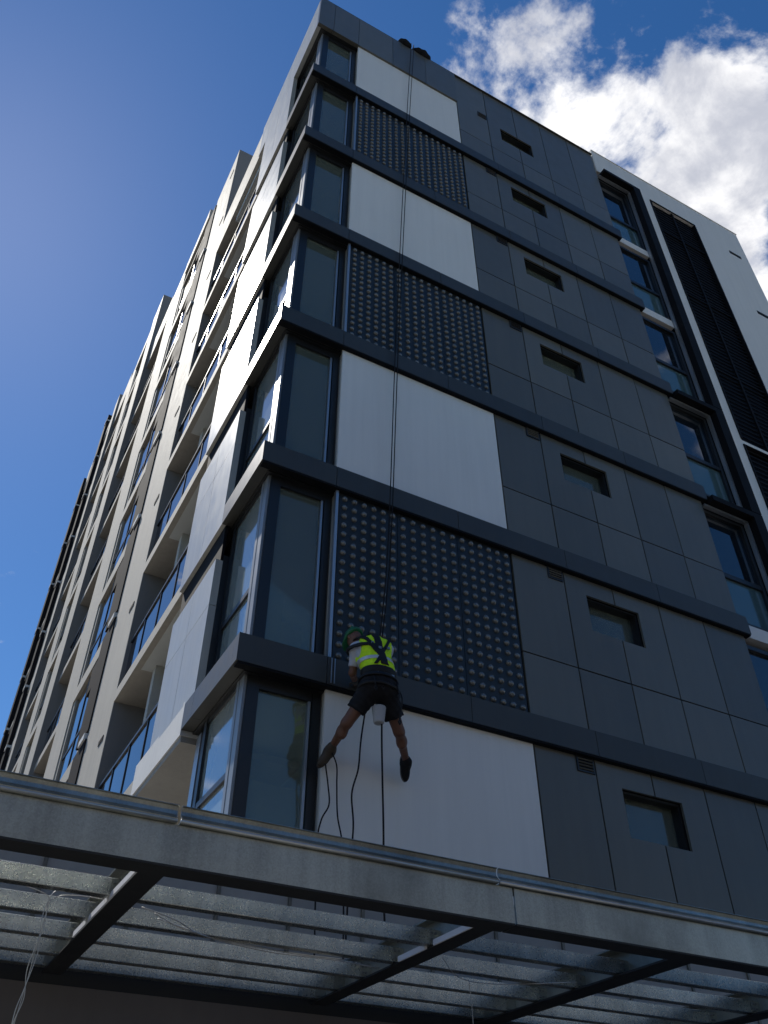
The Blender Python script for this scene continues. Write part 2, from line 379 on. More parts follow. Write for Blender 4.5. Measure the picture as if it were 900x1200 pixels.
# corner windows and the left-hand return of the tower
for k in range(-1, 6):
    z0 = ZT(k); z1 = (ZT(k+1)-HB-.02) if k < 5 else PARB-.012
    if k == -1: z0 = 4.46
    gy, gx = .25, .215
    wn = boxes('corner_window', T, 'frame_dark', [
        (.22, .36, .20, .33, z0, z1),                      # corner post
        (1.00, 1.10, .20, .33, z0, z1),
        (.36, 1.00, .21, .30, z1-.13, z1), (.36, 1.00, .21, .30, z0, z0+.10),
        (.19, .25, .44, 1.40, z1-.06, z1), (.19, .25, .44, 1.40, z0, z0+.06)])
    box('side_panel', wn, 'frame_dark', .18, .26, 1.40, 1.498, z0, z1)
    box('pane', wn, 'glass_corner', .36, 1.00, gy, gy+.010, z0+.10, z1-.13)
    box('pane', wn, 'glass_dusty_sunlit', gx, gx+.010, .445, 1.399, z0+.95, z1-.06)
    box('pane', wn, 'glass_dusty_sunlit', gx, gx+.010, .445, 1.399, z0+.06, z0+.88)
    box('transom', wn, 'frame_dark', .185, .245, .445, 1.399, z0+.88, z0+.95)
    box('mullion', wn, 'mullion_grey', .185, .219, .22, .36, z0+.001, z1-.001)
    box('mullion', wn, 'mullion_grey', .18, .25, .36, .438, z0+.001, z1-.001)
    box('mullion', wn, 'aluminium', .955, .985, .215, .249, z0+.1001, z1-.1301)
    # blinds and stored things dimly seen inside
    if k in (0, 1, 4): box('curtain', wn, 'curtain', .40, .62, .40, .46, z0+.02, z1-.02)
    if k in (2, 3): box('curtain', wn, 'curtain', .5, .98, .45, .50, z0+.02, z1-.02)
    if k in (0, 3): box('roller_blind', wn, 'ceiling', .37, .99, .285, .292, z1-.13-(.55 if k else .25), z1-.131)
    if k in (1, 4): box('roller_blind', wn, 'curtain', .285, .292, .46, 1.38, z1-.9, z1-.062)
    if k == -1: box('inner_partition', wn, 'interior', .62, 1.9, 1.9, 1.98, z0, z1-.4)
    # grey glossy cladding left of the window
    yl, yr = 3.38, 1.66
    if k >= 0:
        ct = z1-.04 if k < 5 else PARB-.004
        cz = [z0-HB if k else z0+.002, z0+1.28, ct-.56 if k < 5 else ct]
        tb('wall', 'black_wall', .24, .36, 1.66, 3.36, z0, z1)
        for r in range(2):
            for s in range(2):
                a, b = (1.50, 2.42) if s == 0 else (2.428, 3.38)
                if k and r == 0:
                    tb('panel', 'grey_cladding', .0, .10, a, b, cz[0], cz[1]-.004, tilt=.0008)
                else:
                    tb('panel', 'grey_cladding', .0, .10, a, b, cz[r]+.004*r, cz[r+1]-.004*(1-r), tilt=.0008)
        tb('reveal', 'frame_dark', .102, .26, 1.50, 1.655, z0+.001, z1-.5)
# ceiling downlight in an upper corner room
dl = boxes('downlight', T, 'aluminium', [(.70, .80, .60, .70, ZT(5)-HB-.02, ZT(5)-HB+.021)])
box('lamp', dl, 'lamp_glow', .715, .785, .615, .685, ZT(5)-HB-.035, ZT(5)-HB-.021)

# lowest storey behind the canopy: pale panels with open joints, back of the shop below
xs = [-3.7, -2.96, -2.18, -1.40, -.63, .14, .84, 1.61, 2.38, 3.16, 4.02, 4.86, 5.80, 6.74, 7.7, XE]
for i in range(len(xs)-1):
    tb('base_panel', 'base_grey', xs[i]+.012, xs[i+1]-.012, .085, .116, 3.25, 4.45, tilt=.001)
tb('wall', 'black_wall', -3.7, .13, .118, .2, 0, 4.44)
tb('wall', 'black_wall', .14, XE, .118, .19, 3.24, 4.44)
for x in xs[1:-1]: tb('joint_cover', 'dark_panel', x-.016, x+.016, .06, .084, 3.26, 4.44)
tb('lintel_beam', 'brown_beam', -3.7, XE, -.22, .08, 2.88, 3.17)
tb('ledger', 'steel_dark', -3.7, XE, -.21, -.12, 3.172, 3.33)
tb('shop_wall', 'louvre_black', -.2, XE, .5, .6, .12, 2.88)
for i in range(7):
    sw = boxes('shop_window', T, 'frame_dark', [(x0, x1, .40, .49, .13, 2.87) for x0, x1 in ((i*1.2, i*1.2+.06), (i*1.2+1.13, i*1.2+1.19))])
    box('pane', sw, 'glass_dark', i*1.2+.06, i*1.2+1.13, .43, .44, .14, 2.86)

# ------------------------------------------------------------------ pale block at the right
Wb = empty('rendered_block', (0, 0, 0), 'pale grey rendered block with tall black louvre strip right of the dark tower', 'building')
def wb(name, mt, *a, **k): return box(name, Wb, mt, *a, **k)
WR = 26.12; WX1 = 14.45; SX0, SX1 = 8.66, 9.80
bk = [(8.66, 14.45)]
# front wall around the window bay (8.66-10.08) and the louvre strip (10.62-12.32)
wb('wall', 'white_render', 10.09, 10.62, .05, .35, 0, WR)
wb('wall', 'white_render', 12.33, WX1, .05, .35, 0, WR)
wb('wall', 'white_render', SX0, 10.089, .05, .35, 24.93, WR)
wb('wall', 'white_render', 10.621, 12.329, .05, .35, 24.95, WR)
wb('wall', 'white_render', WX1-.3, WX1, .351, 14, 0, WR)
wb('roof', 'white_render', SX0, WX1-.31, .36, 14, WR-.5, WR-.3)
wb('wall', 'black_wall', SX0, WX1-.31, .9, 1.0, 0, WR-.52)
wb('capping', 'white_render', SX0, WX1+.02, .03, .36, WR+.001, WR+.025)
# narrow slots near the end
for q in range(7):
    z = 24.62-3*q
    sl_ = boxes('slot_vent', Wb, 'louvre_black', [(13.62, 14.10, .040, .052, z-.13, z)])
    box('slat', sl_, 'frame_dark', 13.63, 14.09, .034, .0399, z-.07, z-.05)
# louvre strip, two lengths
for (za, zb2) in ((15.05, 24.95), (2, 14.85)):
    lv = boxes('louvre_screen', Wb, 'louvre_black', [(10.625, 12.325, .16, .20, za, zb2)])
    for z in np.arange(za+.05, zb2-.04, .15):
        sl_ = box('slat', lv, 'louvre_black', 10.64, 12.31, .10, .125, z, z+.05)
    box('mullion', lv, 'louvre_black', 11.44, 11.50, .06, .098, za, zb2)
    for z in np.arange(za+2.4, zb2-.5, 3.0): box('transom', lv, 'louvre_black', 10.64, 12.31, .062, .097, z, z+.05)
    boxes('surround', lv, 'louvre_black', [(10.60, 10.64, .02, .2, za, zb2), (12.31, 12.35, .02, .2, za, zb2), (10.6, 12.35, .02, .2, zb2+.001, zb2+.03)])
wb('wall', 'white_render', 10.625, 12.325, .06, .35, 14.86, 15.04)
# window bay with projecting black hoods
for (ka, kb) in ((3, 5), (2, 2), (-1, 1)):
    zt = ZT(kb+1)+.10-(.0 if kb == 5 else .38); zb2 = ZT(ka)-.26
    hd = boxes('window_hood', Wb, 'louvre_black', [(9.83, 10.09, -.10, .30, zb2, zt), (8.78, 9.829, -.10, .30, zt-.13, zt)])
    boxes('hood_trim', hd, 'aluminium', [(9.78, 9.828, .06, .14, zb2, zt-.132), (8.70, 9.779, .06, .14, zt-.18, zt-.132)])
for k in range(-1, 6):
    z0 = ZT(k); zt = ZT(k+1)-HB+(.10 if k == 5 else -.10)
    if k == 5: zt = ZT(6)-.10
    z0w = z0-.02
    wn = boxes('bay_window', Wb, 'frame_dark', [(8.67, 8.72, .16, .30, z0w, zt), (9.70, 9.78, .16, .30, z0w, zt), (8.72, 9.70, .16, .30, zt-.08, zt), (8.72, 9.70, .16, .30, z0w, z0w+.06)])
    box('pane', wn, 'glass_dark', 8.72, 9.70, .22, .232, z0+1.07, zt-.08)
    box('pane', wn, 'glass_teal', 8.72, 9.70, .215, .227, z0w+.06, z0+.97)
    box('transom', wn, 'frame_dark', 8.72, 9.70, .17, .28, z0+.97, z0+1.07)
    if k in (5, 4, 1): wb('sill', 'white_render', 8.70, 9.775, .13, .33, z0-.30, z0-.03)
    else: wb('spandrel', 'frame_dark', 8.68, 9.775, .20, .33, z0-.45, z0-.03)

# ------------------------------------------------------------------ long balconied wing at the left
L = empty('balcony_wing', (0, 0, 0), 'long beige rendered wing with stacked balconies receding along the left street', 'building')
def lb(name, mt, *a, **k): return box(name, L, mt, *a, **k)
X0 = .05
def balcony(y0, y1, ztop, kmin=0, base=False):
    k = kmin
    lb('back_wall', 'beige_render', 1.5, 2.1, y0, y1, 0, ztop)
    while ZT(k)+2 < ztop:
        z = ZT(k); n = 4
        lb('balcony_slab', 'beige_render', X0, 1.49, y0, y1, z-.32, z-.06)
        bl = boxes('balustrade', L, 'frame_dark', [(.11, .17, y0, y1, z+.98, z+1.03), (.12, .16, y0, y1, z-.02, z+.02)])
        for i in range(n):
            a = y0+(y1-y0)*i/n; b = y0+(y1-y0)*(i+1)/n
            box('post', bl, 'frame_dark', .12, .16, a+.0, a+.035, z+.021, z+.979)
            box('pane', bl, 'glass_rail', .135, .147, a+.04, b-.005, z+.03, z+.97)
        sd = boxes('sliding_door', L, 'frame_dark', [(1.42, 1.48, y0+.9, y0+.97, z-.05, z+2.35), (1.42, 1.48, y1-.20, y1-.13, z-.05, z+2.35),
                   (1.42, 1.48, y0+.97, y1-.20, z+2.28, z+2.35), (1.42, 1.48, (y0+y1)/2, (y0+y1)/2+.06, z-.05, z+2.28)])
        box('pane', sd, 'glass_dark', 1.445, 1.455, y0+.97, y1-.20, z-.05, z+2.28)
        k += 1
    lb('roof_fascia', 'beige_render', X0, 2.1, y0, y1, ztop+.001, ztop+1.55)
def blade(y0, y1, ztop, xf=X0, slots=False, z0=0, xb=2.2):
    lb('blade_wall', 'beige_render', xf, xb, y0, y1, z0, ztop)
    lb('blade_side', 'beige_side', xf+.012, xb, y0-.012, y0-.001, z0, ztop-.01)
    if slots:
        k = 0
        while ZT(k)+2.3 < ztop:
            lb('scupper', 'strip_dark', xf-.012, xf-.001, y0+.25, y0+.60, ZT(k)+2.02, ZT(k)+2.12); k += 1
def strip(y0, y1, ztop, xf=.02):
    k = -1
    while ZT(k) < ztop:
        a = ZT(k)+.08; b = min(ZT(k+1)-.12, ztop)
        if b-a > .3: lb('dark_strip_panel', 'strip_dark', xf, .6, y0, y1, a, b)
        if ZT(k+1) < ztop: lb('slab_nib', 'slab_white', xf-.04, .5, y0+.05, y0+.55, ZT(k+1)-.119, ZT(k+1)+.02)
        k += 1
def winbay(y0, y1, ztop, hood=True, kmin=-1):
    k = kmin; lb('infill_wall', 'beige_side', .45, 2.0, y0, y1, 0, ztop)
    while ZT(k)+1.0 < ztop:
        z = ZT(k); zt = min(z+2.55, ztop-.1)
        lb('spandrel', 'beige_render', X0, .44, y0+.002, y1-.002, z-.35, z-.02)
        if zt-z > .8:
            yd = y0+(y1-y0)*.45
            wn = box('window', L, 'beige_render', .08, .44, y0+.002, y0+.16, z-.019, zt); wn0 = wn
            box('jamb', wn, 'beige_render', .08, .44, y1-.22, y1-.002, z-.019, zt)
            box('pane', wn, 'glass_dark', .13, .142, y0+.16, yd, z, zt)
            box('pane', wn, 'glass_dark', .13, .142, yd+.06, y1-.22, z, zt)
            box('mullion', wn, 'frame_dark', .11, .16, yd, yd+.06, z, zt)
            box('transom', wn, 'frame_dark', .112, .158, y0+.16, y1-.22, z+.9, z+.96)
            if hood: box('dark_infill', wn, 'strip_dark', .06, .125, y0+.17, y0+.80, zt-.80, zt)
        lb('spandrel', 'beige_render', X0, .44, y0+.002, y1-.002, zt+.001, min(z+3-.351, ztop-.001)) if zt+.05 < ztop else None
        k += 1
    lb('roof_fascia', 'beige_render', X0-.03, 2.0, y0, y1, ztop+.001, ztop+.6)
def pillar(y0, y1, ztop, xf=X0): lb('pillar', 'beige_render', xf, 2.0, y0, y1, 0, ztop)
balcony(3.40, 7.40, 24.49)
blade(7.40, 9.60, 30.9, slots=True)
strip(9.602, 10.70, 30.6)
winbay(10.70, 13.50, 31.4)
pillar(13.50, 15.60, 32.2)
balcony(15.60, 18.60, 31.0, -1)
blade(18.60, 20.20, 36.3, -.07, slots=False)
winbay(20.20, 23.50, 36.0)
pillar(23.50, 25.20, 36.9)
balcony(25.20, 28.00, 36.0, -1)
blade(28.00, 29.00, 38.6, -.05)
winbay(29.00, 31.50, 38.0)
strip(31.50, 32.60, 40.2, -.10)
pillar(32.60, 34.00, 40.0)
balcony(34.00, 36.40, 38.0, -1)
strip(36.40, 37.50, 39.0, -.10)
pillar(37.50, 40.00, 39.5)
# unfinished first-floor edge next to the corner window
lb('slab_edge', 'slab_white', .0, .25, 1.87, 4.02, 6.40, 6.86)
lb('slab_soffit', 'concrete', .02, 1.6, 1.88, 7.40, 6.32, 6.399)
lb('recessed_wall', 'beige_render', .75, .85, 1.9, 7.40, 2.9, 6.318)
for y in (2.25, 3.05, 3.9, 4.8): lb('wall_joint', 'frame_dark', .742, .749, y, y+.03, 2.9, 6.31)
lb('window_pillar', 'aluminium', .20, .34, 1.64, 1.80, 3.0, 6.38)

# ------------------------------------------------------------------ building over the road (mirrored in the lower glass and the steel)
O = empty('street_building', (0, 0, 0), 'cream building over the road, mirrored in the lowest corner window', 'building')
OY = -27.0
box('wall', O, 'facade_cream', -34, 36, OY-9, OY-.25, 0, 13.4); box('roof', O, 'concrete', -34.2, 36.2, OY-9.2, OY+.05, 13.401, 13.7)
for f in range(4):
    z = .2+3.3*f
    box('ledge', O, 'slab_white', -34, 36, OY-.24, OY+.25, z+3.0, z+3.2)
    for i in range(24):
        x = -33.6+i*2.9
        box('pier', O, 'facade_cream' if i % 3 else 'concrete', x-.35, x+.35, OY-.249, OY, z, z+2.99)
        wn = box('window', O, 'frame_dark', x+.36, x+2.54, OY-.2, OY-.14, z+.001, z+.8)
        box('pane', wn, 'glass_dark', x+.36, x+2.54, OY-.18, OY-.16, z+.801, z+2.98)

# ------------------------------------------------------------------ steel canopy frame
Cn = empty('steel_canopy', (0, 0, 0), 'galvanised steel canopy frame of beams and purlins in the foreground', 'canopy')
YB = -3.0
def cb_(name, mt, *a, **k): return box(name, Cn, mt, *a, **k)
def profile_x(name, prof, x0, x1, mt, parent=Cn, th=.004):
    """open sheet profile (y,z points) of given thickness run along x"""
    P = [Vector((0, y, z)) for y, z in prof]; n = len(P); offs = []
    for i in range(n):
        t = (P[min(i+1, n-1)]-P[max(i-1, 0)]).normalized(); offs.append(Vector((0, -t.z, t.y))*th)
    V = []
    for x in (x0, x1):
        V += [(x, p.y, p.z) for p in P]; V += [(x, p.y+o.y, p.z+o.z) for p, o in zip(P, offs)]
    F = []; m2 = 2*n
    for i in range(n-1):
        F += [(i, i+1, m2+i+1, m2+i), (n+i+1, n+i, m2+n+i, m2+n+i+1), (i+1, i, n+i, n+i+1), (m2+i, m2+i+1, m2+n+i+1, m2+n+i)]
    F += [(0, m2, m2+n, n), (n-1, 2*n-1, m2+2*n-1, m2+n-1)]
    return link(name, raw(V, F), mt, parent)
# sunlit slivers on two rafters are drawn as pale strips, left edge
BX = [-4.2, -1.13, 1.155, 5.2]
ZB0, ZB1 = 3.225, 3.458
for i in range(3):
    a, b = BX[i]+.003, BX[i+1]-.003
    if i == 0: b = BX[1]+2.28-.006; 
    if i == 1: continue
    fb = cb_('front_beam', 'galvanised', a, b, YB, YB+.012, ZB0+.012, ZB1)
    box('flange', fb, 'steel_dark', a, b, YB, YB+.17, ZB0, ZB0+.0119).matrix_parent_inverse = Matrix.Translation(-Vector(fb.location))  # beam's dark underside is put into the colour of this flange
    box('flange', fb, 'galvanised', a, b, YB+.0121, YB+.11, ZB1-.012, ZB1).matrix_parent_inverse = Matrix.Translation(-Vector(fb.location))
for a, b in ((-4.2, -1.16), (-1.14, 1.02), (1.03, 5.2)):
    g = profile_x('eave_gutter', [(YB+.10, 3.464), (YB-.015, 3.464), (YB-.030, 3.470), (YB-.034, 3.482), (YB-.022, 3.492), (YB-.006, 3.510), (YB-.002, 3.535), (YB-.010, 3.558), (YB-.026, 3.562)], a, b, 'galvanised', th=.003)
    link('rolled_bead', tube([(a, YB-.026, 3.472), (b, YB-.026, 3.472)], .011, 10), 'aluminium', g)
RX = [-1.20, 1.04, 2.74]
RW = .075
for i, x in enumerate(RX+[-3.4, 4.7]):
    rf = cb_('rafter', 'steel_dark' if i == 9 else 'galvanised', x-.006, x+.006, YB+.18, -.23, 3.252, 3.43)
    pi = Matrix.Translation(-Vector(rf.location))
    w = RW if i < 2 else .11
    box('flange', rf, 'steel_dark', x-w, x+w, YB+.175, -.23, 3.238, 3.2519).matrix_parent_inverse = pi
    box('flange', rf, 'galvanised', x-w, x+w, YB+.175, -.23, 3.4301, 3.442).matrix_parent_inverse = pi
for x, ya, yb2 in ((-1.29, -2.8, -1.3), (.945, -2.80, -2.30), (.945, -2.2, -1.80)): cb_('sun_glint_strip', 'slab_white', x, x+.012, ya, yb2, 3.238, 3.275)  # added white strips stand in for sun catching the rafters
ends = [-4.2, -3.4]+RX+[4.7]
PY = [-2.25, -1.72, -1.20, -.74, -.38]
for s in range(1, len(ends)-1):
    a, b = ends[s]+.03, ends[s+1]-.03
    for j, y in enumerate(PY):
        zz = 3.258
        pu = profile_x('purlin', [(y+.075, zz+.018), (y+.075, zz), (y+.004, zz), (y, zz+.004), (y, zz+.098), (y+.004, zz+.102), (y+.075, zz+.102), (y+.075, zz+.086)], a, b, 'galv_purlin', th=-.003)
        for e, sg in ((a, 1), (b, -1)):

            cl = boxes('cleat', pu, 'galvanised', [(min(e-.028*sg, e+.07*sg), max(e-.028*sg, e+.07*sg), y-.010, y-.004, zz+.012, zz+.095)])
        if s < 5:
            bb = []
            for e, sg in ((a, 1), (b, -1)):
                for bz in (.03, .072):
                    for bx in (.02, .05): bb.append((e+bx*sg-.007, e+bx*sg+.007, y-.020, y-.0101, zz+bz-.007, zz+bz+.007))
            for q in (bb if j < 3 else []): box('bolt', pu, 'bolt', *q)
# loose cabling
def cable(name, strands, label, r=.004, mt='wire'):
    root = None
    for pts in strands:
        me = tube(smoothline(pts, 7), r, 5)
        if root is None: root = link(name, me, mt); tag(root, label, 'cable', 'loose cables on the canopy')
        else: link('strand', me, mt, root)
    return root
cable('cable_drop', [[(-2.6, -2.18, 3.30), (-2.0, -2.16, 3.285), (-1.66, -2.13, 3.25), (-1.615, -2.12, 3.18), (-1.62, -2.12, 3.0), (-1.625, -2.11, 2.8), (-1.635, -2.1, 2.6), (-1.65, -2.1, 2.3)],
                     [(-1.2, -2.1, 3.27), (-1.45, -2.12, 3.265), (-1.60, -2.13, 3.22), (-1.61, -2.13, 3.05), (-1.64, -2.11, 2.85), (-1.62, -2.11, 2.7), (-1.645, -2.1, 2.55), (-1.64, -2.1, 2.3)],
                     [(-1.5, -2.05, 3.33), (-1.60, -2.11, 3.26), (-1.63, -2.12, 3.1), (-1.605, -2.12, 2.95), (-1.63, -2.12, 2.75), (-1.65, -2.11, 2.6), (-1.63, -2.1, 2.3)]],
      'pale twisted cable bundle dangling from the purlins at the far left', .0028)
cable('loose_wire', [[(-1.05, -2.1, 3.26), (-.8, -2.0, 3.245), (-.5, -1.72, 3.25), (0, -1.6, 3.24), (.5, -1.58, 3.25), (.95, -1.5, 3.26)],
                     [(-.95, -2.05, 3.25), (-.7, -1.85, 3.24), (-.4, -1.68, 3.255), (.1, -1.66, 3.235), (.6, -1.62, 3.25)],
                     [(-.9, -1.95, 3.25), (-.72, -1.88, 3.24), (-.6, -1.8, 3.242)]],
      'pale loose wires strung across the middle canopy bay', .0045)
cable('thin_wire', [[(1.2, -2.0, 3.26), (1.6, -1.6, 3.245), (2.0, -1.55, 3.25), (2.5, -1.9, 3.25)], [(1.72, -1.55, 3.25), (1.73, -1.56, 3.0), (1.72, -1.57, 2.7)]],
      'thin wire hanging in the canopy bay right of the lit rafter', .0035)

# ------------------------------------------------------------------ signed distance modelling for the worker
def grid(lo, hi, h):
    ax = [np.arange(lo[i]-2*h, hi[i]+3*h, h) for i in range(3)]
    return ax, np.stack(np.meshgrid(*ax, indexing='ij'), -1).astype(np.float32)
def capsule(P, a, b, ra, rb):
    a = np.array(a, np.float32); b = np.array(b, np.float32); ab = b-a
    t = np.clip(((P-a)@ab)/(ab@ab), 0, 1)
    return np.linalg.norm(P-a-t[..., None]*ab, axis=-1)-(ra+(rb-ra)*t)
def ellip(P, c, r, M=None):
    d = P-np.array(c, np.float32)
    if M is not None: d = d@np.array(M, np.float32)
    r = np.array(r, np.float32); k0 = np.linalg.norm(d/r, axis=-1); k1 = np.linalg.norm(d/(r*r), axis=-1)
    return k0*(k0-1)/np.maximum(k1, 1e-6)
def smin(a, b, k):
    h = np.clip(.5+.5*(b-a)/k, 0, 1); return b*(1-h)+a*h-k*h*(1-h)
def smax(a, b, k): return -smin(-a, -b, k)
def surface_net(ax, D):
    """naive surface nets over a regular grid"""
    s = D < 0; nx, ny, nz = D.shape
    c = [D[i:nx-1+i, j:ny-1+j, k:nz-1+k] for i in (0, 1) for j in (0, 1) for k in (0, 1)]
    sg = [x < 0 for x in c]; cnt = sum(x.astype(np.int8) for x in sg); act = (cnt > 0) & (cnt < 8)
    idx = -np.ones(act.shape, np.int64); I = np.argwhere(act); idx[act] = np.arange(len(I))
    off = np.array([(i, j, k) for i in (0, 1) for j in (0, 1) for k in (0, 1)])
    vals = np.stack([x[act] for x in c], 1); acc = np.zeros((len(I), 3)); n = np.zeros(len(I))
    for p in range(8):
        for q in range(p+1, 8):
            if np.abs(off[p]-off[q]).sum() != 1: continue
            a, b = vals[:, p], vals[:, q]; mk = (a < 0) != (b < 0)
            t = np.where(mk, a/np.where(mk, a-b, 1), 0)
            acc += np.where(mk[:, None], off[p]+(off[q]-off[p])*t[:, None], 0); n += mk
    loc = I+acc/n[:, None]; h = ax[0][1]-ax[0][0]
    V = np.stack([ax[d][0]+loc[:, d]*h for d in range(3)], 1); F = []
    for d in range(3):
        sl0 = [slice(None)]*3; sl1 = [slice(None)]*3; sl0[d] = slice(0, -1); sl1[d] = slice(1, None)
        ch = s[tuple(sl0)] != s[tuple(sl1)]
        e1, e2 = [(1, 2), (2, 0), (0, 1)][d]
        for p in np.argwhere(ch):
            if p[e1] == 0 or p[e2] == 0 or p[e1] >= act.shape[e1] or p[e2] >= act.shape[e2]: continue
            q = []
            for (u, v) in ((1, 1), (0, 1), (0, 0), (1, 0)):
                w = p.copy(); w[e1] -= u; w[e2] -= v; q.append(idx[tuple(w)])
            if min(q) < 0: continue
            F.append(tuple(q) if s[tuple(p)] else tuple(q[::-1]))
    return V, [tuple(int(i) for i in f) for f in F]
def sdf_obj(name, lo, hi, h, fn, mt, parent=None):
    ax, P = grid(lo, hi, h); V, F = surface_net(ax, fn(P)); return link(name, raw(V, F, True), mt, parent)

J = dict(head=(1.205, -.40, 6.86), neck=(1.275, -.49, 6.745), lsh=(1.20, -.47, 6.69), rsh=(1.53, -.55, 6.73), chest=(1.36, -.56, 6.60),
         waist=(1.385, -.64, 6.37), pelv=(1.375, -.65, 6.17), lhip=(1.29, -.64, 6.12), rhip=(1.465, -.66, 6.13),
         lknee=(1.13, -.43, 5.80), lank=(1.125, -.075, 5.66), rknee=(1.70, -.52, 5.80), rank=(1.985, -.17, 5.665),
         lelb=(1.215, -.36, 6.45), lwr=(1.36, -.13, 6.50), relb=(1.62, -.32, 6.52), rwr=(1.52, -.10, 6.60))
J = {k: np.array(v) for k, v in J.items()}
def torso(P, g=0.):
    d = smin(ellip(P, J['chest']+np.array((0, 0, .02)), (.185+g, .135+g, .20+g)), ellip(P, J['waist'], (.155+g, .125+g, .19+g)), .09)
    d = smin(d, capsule(P, J['lsh'], J['rsh'], .072+g, .072+g), .07)
    return d
def hips(P, g=0.): return smin(ellip(P, J['pelv'], (.175+g, .145+g, .13+g)), ellip(P, J['pelv']+np.array((0, -.05, -.03)), (.165+g, .11+g, .10+g)), .06)
def legs(P, g=0., low=True):
    d = smin(capsule(P, J['lhip'], J['lknee'], .088+g, .060+g), capsule(P, J['rhip'], J['rknee'], .088+g, .060+g), .02)
    if low:
        for a, b in (('lknee', 'lank'), ('rknee', 'rank')):
            d = smin(d, capsule(P, J[a], J[b], .055, .036), .03)
            c = J[a]*.68+J[b]*.32+np.array((0, -.012, -.018)); d = smin(d, ellip(P, c, (.052, .058, .075)), .04)
    return d
def arms(P, g=0., low=True):
    d = smin(capsule(P, J['lsh'], J['lelb'], .056+g, .043+g), capsule(P, J['rsh'], J['relb'], .056+g, .043+g), .02)
    if low:
        for a, b in (('lelb', 'lwr'), ('relb', 'rwr')): d = smin(d, capsule(P, J[a], J[b], .043, .030), .02)
    return d
HF = Vector((-.10, .80, -.59)).normalized(); HR = HF.cross(Vector((0, 0, 1))).normalized(); HU = HR.cross(HF)
HM = np.array([HR, HF, HU]).T       # columns: right, forward, up
hp = lambda r, f, u: J['head']+np.array(HR)*r+np.array(HF)*f+np.array(HU)*u
def headf(P):
    d = ellip(P, J['head'], (.076, .096, .112), HM)
    d = smin(d, ellip(P, hp(0, .045, -.07), (.052, .05, .055), HM), .04)        # jaw
    d = smin(d, capsule(P, hp(0, .095, .005), hp(0, .112, -.03), .010, .015), .012)   # nose
    for s in (-1, 1):
        d = smin(d, ellip(P, hp(s*.08, -.005, -.01), (.012, .024, .034), HM), .008)   # ears
        d = smax(d, -ellip(P, hp(s*.032, .098, .012), (.016, .012, .011), HM), .012)  # eye sockets
    d = smax(d, -ellip(P, hp(0, .104, -.062), (.024, .008, .004), HM), .004)         # mouth
    return d
def body(P):
    d = smin(torso(P), hips(P), .07); d = smin(d, legs(P), .045); d = smin(d, arms(P), .035)
    d = smin(d, capsule(P, J['neck'], J['head']+np.array((0, 0, -.02)), .058, .055), .04); d = smin(d, headf(P), .02)
    for w, e in (('lwr', 'lelb'), ('rwr', 'relb')):
        dr = (J[w]-J[e])/np.linalg.norm(J[w]-J[e]); d = smin(d, ellip(P, J[w]+dr*.045, (.032, .036, .032)), .02)
    for a, k in (('lank', 'lknee'), ('rank', 'rknee')):
        d = smin(d, ellip(P, J[a]+np.array((0, .0, -.01)), (.034, .036, .036)), .03)
    return d
person = sdf_obj('person', (.85, -.9, 5.45), (2.2, .12, 7.05), .0125, body, 'skin')
tag(person, 'person in green helmet, yellow vest and black shorts abseiling down the white panel', 'person')
def part(name, lo, hi, h, fn, mt): return sdf_obj(name, lo, hi, h, fn, mt, person)
def plane(P, p, n): n = np.array(n, float); n /= np.linalg.norm(n); return (P-np.array(p))@n.astype(np.float32)
axis = J['neck']-J['waist']
def shirt(P):
    d = smin(torso(P, .008), arms(P, .012, False), .04)
    for s, e in (('lsh', 'lelb'), ('rsh', 'relb')):
        d2 = plane(P, J[s]*.25+J[e]*.75, J[e]-J[s]); near = np.linalg.norm(P-J[e], axis=-1)-.14
        d = smax(d, np.minimum(-(-d2), 1)*(near < 0)+(-1)*(near >= 0), .004) if False else np.where(near < 0, np.maximum(d, d2), d)
    return np.maximum(d, plane(P, J['neck']+np.array((0, 0, .03)), axis))
part('shirt', (1.05, -.85, 6.2), (1.75, -.2, 6.85), .011, shirt, 'shirt')
def vestf(P, g=.029): return torso(P, g)
def vest(P):
    d = vestf(P)+.006*np.sin(P[..., 0]*48+P[..., 2]*70)*np.sin(P[..., 2]*55-P[..., 0]*25+P[..., 1]*30); d = np.maximum(d, -plane(P, J['waist']+np.array((0, 0, -.10)), axis)); d = np.maximum(d, plane(P, J['neck']+np.array((0, 0, .0)), axis))
    for s in ('lsh', 'rsh'):
        out = J[s]-J['chest']; d = np.maximum(d, plane(P, J[s]+out*.10, (out[0], 0, 0)))
    return d
vo = part('vest', (1.05, -.85, 6.15), (1.75, -.3, 6.85), .010, vest, 'hivis')
def straps(P):
    sh = np.abs(torso(P, .037))-.009
    c = J['chest']
    a = np.abs(plane(P, c+np.array((-.01, 0, 0)), (1, 0, .12)))-.042                     # spine strap
    b = np.abs(plane(P, c+np.array((-.085, 0, .02)), (1, 0, .55)))-.021                   # shoulder straps
    e = np.abs(plane(P, c+np.array((.075, 0, .05)), (1, 0, -.55)))-.018
    f = np.abs(plane(P, c+np.array((0, 0, .03)), (.1, 0, 1)))-.022
    f = np.maximum(f, plane(P, c, (1, 0, 0)))
    w = np.abs(plane(P, J['waist']+np.array((0, 0, -.06)), (0, 0, 1)))-.05
    up_ = np.maximum(np.minimum(np.minimum(a, b), np.minimum(e, f)), -plane(P, J['waist'], (0, 0, 1)))
    return np.maximum(sh, np.minimum(up_, w))
part('harness', (1.02, -.9, 6.1), (1.78, -.3, 6.9), .010, straps, 'harness')
def stripes(P):
    sh = np.abs(torso(P, .031))-.006
    return np.maximum(sh, np.abs(plane(P, J['waist']+np.array((0, 0, .10)), (0, 0, 1)))-.024)
